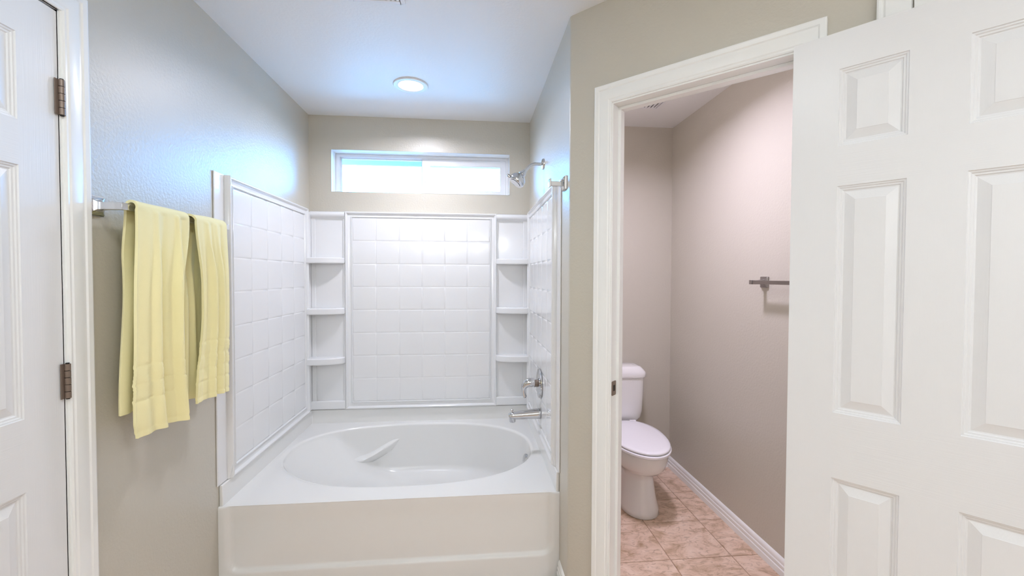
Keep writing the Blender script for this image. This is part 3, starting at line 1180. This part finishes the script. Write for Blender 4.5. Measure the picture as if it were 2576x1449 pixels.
t2 = towel('towel', 'shorter right yellow towel on the chrome bar, beside the surround edge', 0, 1.573,
           dict(z=0.915, l=lambda d: -1.345 + 0.028 * smooth(0, 0.35, d) - 0.030 * smooth(0.5, 1.0, d), r=lambda d: -1.157 + 0.004 * smooth(0.05, 0.3, d),
                hem=lambda u: 0.006 * math.sin(u * 4), belly=0.010,
                f=[(0.04, 0.06, -0.004), (0.20, 0.06, -0.004), (0.38, 0.05, 0.014), (0.56, 0.04, -0.008), (0.70, 0.05, 0.010), (0.86, 0.05, -0.010)],
                bands=[0.018, 0.070, 0.115, 0.165, 0.215]),
           dict(z=0.925, l=lambda d: -1.362 - 0.014 * smooth(0.0, 0.3, d), r=lambda d: -1.157, hem=lambda u: 0.0, f=[(0.10, 0.05, 0.018), (0.24, 0.04, -0.006), (0.36, 0.05, 0.016), (0.55, 0.05, -0.006)]), 5)
# keep the towels' own origins on the bar
for t in (t1, t2):
    c = Vector((0.0745, sum(v.co.y for v in t.data.vertices) / len(t.data.vertices), 1.573))
    t.data.transform(Matrix.Translation(-c))
    t.location = c

# ================================================================== CEILING ITEMS
lg = Vector((0.735, -0.515, H))
cl = empty('recessed_light', lg, label='round white recessed ceiling light, lit, above the bath', cat='ceiling light')
lo = Matrix.Translation(-lg)
tr = MB()
prof = [(0.096, -0.0005), (0.096, -0.004), (0.093, -0.008), (0.075, -0.009), (0.068, -0.006), (0.066, -0.0005)]
rings2 = [[Vector((lg.x + r * math.cos(2 * PI * k / 48), lg.y + r * math.sin(2 * PI * k / 48), H + h)) for k in range(48)] for r, h in prof]
rings2.append(rings2[0])
tr.loft(rings2, cap=False)
tr.build('trim_ring', M_can, cl, smooth=True, mtx=lo)
MB().tube([lg + Vector((0, 0, -0.0005)), lg + Vector((0, 0, -0.0035))], 0.0655, 48).build('lens', M_lens, cl, smooth=True, mtx=lo)

tg = Vector((1.87, -0.98, H))
cl2 = empty('recessed_light', tg, label='round recessed ceiling light inside the toilet room, hidden by the door head', cat='ceiling light')
lo = Matrix.Translation(-tg)
tr = MB()
rings2 = [[Vector((tg.x + r * math.cos(2 * PI * k / 48), tg.y + r * math.sin(2 * PI * k / 48), H + h)) for k in range(48)] for r, h in prof]
rings2.append(rings2[0])
tr.loft(rings2, cap=False)
tr.build('trim_ring', M_can, cl2, smooth=True, mtx=lo)
MB().tube([tg + Vector((0, 0, -0.0005)), tg + Vector((0, 0, -0.0035))], 0.0655, 48).build('lens', M_lens, cl2, smooth=True, mtx=lo)


def vent(name, c, sx, sy, label, nsl, along_y=True):
    root = empty(name, c, label=label, cat='vent')
    o_ = Matrix.Translation(-c)
    mb = MB()
    t = 0.018
    z0, z1 = H - 0.007, H - 0.0003
    mb.box((c.x - sx, c.y - sy, z0), (c.x - sx + t, c.y + sy, z1)).box((c.x + sx - t, c.y - sy, z0), (c.x + sx, c.y + sy, z1))
    mb.box((c.x - sx + t, c.y - sy, z0), (c.x + sx - t, c.y - sy + t, z1)).box((c.x - sx + t, c.y + sy - t, z0), (c.x + sx - t, c.y + sy, z1))
    mb.build('vent_frame', M_can, root, bevel=0.002, mtx=o_)
    MB().box((c.x - sx + t, c.y - sy + t, H - 0.0014), (c.x + sx - t, c.y + sy - t, H - 0.0003)).build('vent_backing', M_dark, root, mtx=o_)
    for k in range(nsl):
        if along_y:
            w_ = (2 * sx - 2 * t) / nsl
            a = c.x - sx + t + w_ * (k + 0.22)
            MB().box((a, c.y - sy + t, H - 0.006), (a + w_ * 0.56, c.y + sy - t, H - 0.0015)).build('slat', M_can, root, mtx=o_)
        else:
            w_ = (2 * sy - 2 * t) / nsl
            a = c.y - sy + t + w_ * (k + 0.22)
            MB().box((c.x - sx + t, a, H - 0.006), (c.x + sx - t, a + w_ * 0.56, H - 0.0015)).build('slat', M_can, root, mtx=o_)
    return root


vent('ceiling_vent', Vector((2.135, -0.418, H)), 0.11, 0.085, 'small white slatted vent in the toilet room ceiling', 9)
vent('ceiling_vent', Vector((0.708, -1.375, H)), 0.108, 0.130, 'white exhaust grille at the top edge, in the ceiling in front of the bath', 10)

# ================================================================== TOILET
TX = 2.068
toi = empty('toilet', (TX, -0.4, 0), label='white two-piece toilet with elongated closed lid in the side room', cat='toilet')
to = Matrix.Translation(-Vector(toi.location))


def srect(cx_, cy_, a, b, z, n=4.0, seg=64):
    r = []
    for k in range(seg):
        t = 2 * PI * k / seg
        x, y = sup(t, a, b, n)
        r.append(Vector((cx_ + x, cy_ + y, z)))
    return r


tk = MB()
tk.loft([srect(TX, -0.105, 0.120, 0.062, 0.385, 3.5), srect(TX, -0.106, 0.140, 0.074, 0.398, 3.8), srect(TX, -0.107, 0.158, 0.084, 0.425, 4.5), srect(TX, -0.107, 0.166, 0.089, 0.47, 5),
         srect(TX, -0.107, 0.171, 0.092, 0.58, 5.5), srect(TX, -0.107, 0.173, 0.094, 0.698, 6)])
tk.build('tank', M_ceramic, toi, smooth=True, angle=50, mtx=to)
td = MB()
td.loft([srect(TX, -0.107, 0.174, 0.095, 0.697, 6), srect(TX, -0.107, 0.184, 0.101, 0.701, 6), srect(TX, -0.107, 0.186, 0.102, 0.710, 6), srect(TX, -0.107, 0.185, 0.102, 0.726, 6), srect(TX, -0.107, 0.179, 0.097, 0.738, 6),
         srect(TX, -0.107, 0.163, 0.085, 0.758, 5.5), srect(TX, -0.107, 0.152, 0.077, 0.768, 5), srect(TX, -0.107, 0.135, 0.065, 0.771, 5)])
td.build('tank_lid', M_ceramic, toi, smooth=True, angle=50, mtx=to)
fh_ = MB()
lp0 = Vector((TX - 0.13, -0.198, 0.64))
fh_.tube([lp0, lp0 + Vector((0, -0.016, 0)), lp0 + Vector((0, -0.020, 0))], [0.012, 0.011, 0.006], 16)
fh_.tube([lp0 + Vector((0.0, -0.014, 0)), lp0 + Vector((0.06, -0.016, -0.006)), lp0 + Vector((0.068, -0.016, -0.007))], [0.0055, 0.007, 0.004], 12)
fh_.build('flush_lever', M_chrome, toi, smooth=True, mtx=to)


def egg(a, y_back, y_front, z, wide=0.42, seg=72, dx=0):
    """egg outline: widest at fraction wide from the back"""
    r = []
    ym = y_back + (y_front - y_back) * wide
    for k in range(seg):
        t = 2 * PI * k / seg
        c, s = math.cos(t), math.sin(t)
        if s >= 0:
            yy = ym + s * (y_back - ym)
            xx = a * math.copysign(abs(c) ** 0.72, c)
        else:
            yy = ym - s * (y_front - ym)
            xx = a * math.copysign(abs(c) ** 0.97, c)
        r.append(Vector((TX + xx + dx, yy, z)))
    return r


bw = MB()
bw.loft([egg(0.106, -0.20, -0.657, 0.0, 0.7), egg(0.109, -0.19, -0.662, 0.004, 0.7), egg(0.106, -0.19, -0.659, 0.03, 0.7), egg(0.088, -0.20, -0.640, 0.12, 0.7), egg(0.078, -0.20, -0.625, 0.20, 0.72), egg(0.078, -0.20, -0.622, 0.232, 0.7),
         egg(0.098, -0.19, -0.640, 0.246, 0.6), egg(0.136, -0.17, -0.695, 0.266, 0.5), egg(0.157, -0.15, -0.728, 0.295, 0.46), egg(0.168, -0.13, -0.745, 0.330, 0.44), egg(0.172, -0.10, -0.753, 0.362, 0.43),
         egg(0.173, -0.06, -0.757, 0.382, 0.43), egg(0.166, -0.06, -0.750, 0.386, 0.43)])
bw.build('bowl', M_ceramic, toi, smooth=True, angle=60, mtx=to)
se = MB()
se.loft([egg(0.172, -0.215, -0.763, 0.3865), egg(0.177, -0.213, -0.768, 0.390), egg(0.177, -0.213, -0.768, 0.400), egg(0.172, -0.215, -0.763, 0.4035)])
se.build('seat', M_plastic, toi, smooth=True, angle=40, mtx=to)
ld = MB()
ld.loft([egg(0.168, -0.213, -0.754, 0.4065), egg(0.173, -0.211, -0.760, 0.409), egg(0.174, -0.211, -0.761, 0.415), egg(0.169, -0.214, -0.755, 0.420), egg(0.145, -0.228, -0.730, 0.4225), egg(0.070, -0.30, -0.60, 0.4240), egg(0.010, -0.40, -0.45, 0.4245)])
ld.build('seat_lid', M_plastic, toi, smooth=True, angle=60, mtx=to)
hgm = MB()
for sx in (-0.075, 0.075):
    hgm.tube([(TX + sx - 0.02, -0.218, 0.412), (TX + sx + 0.02, -0.218, 0.412)], 0.011, 16)
hgm.build('lid_hinge', M_plastic, toi, smooth=True, mtx=to)
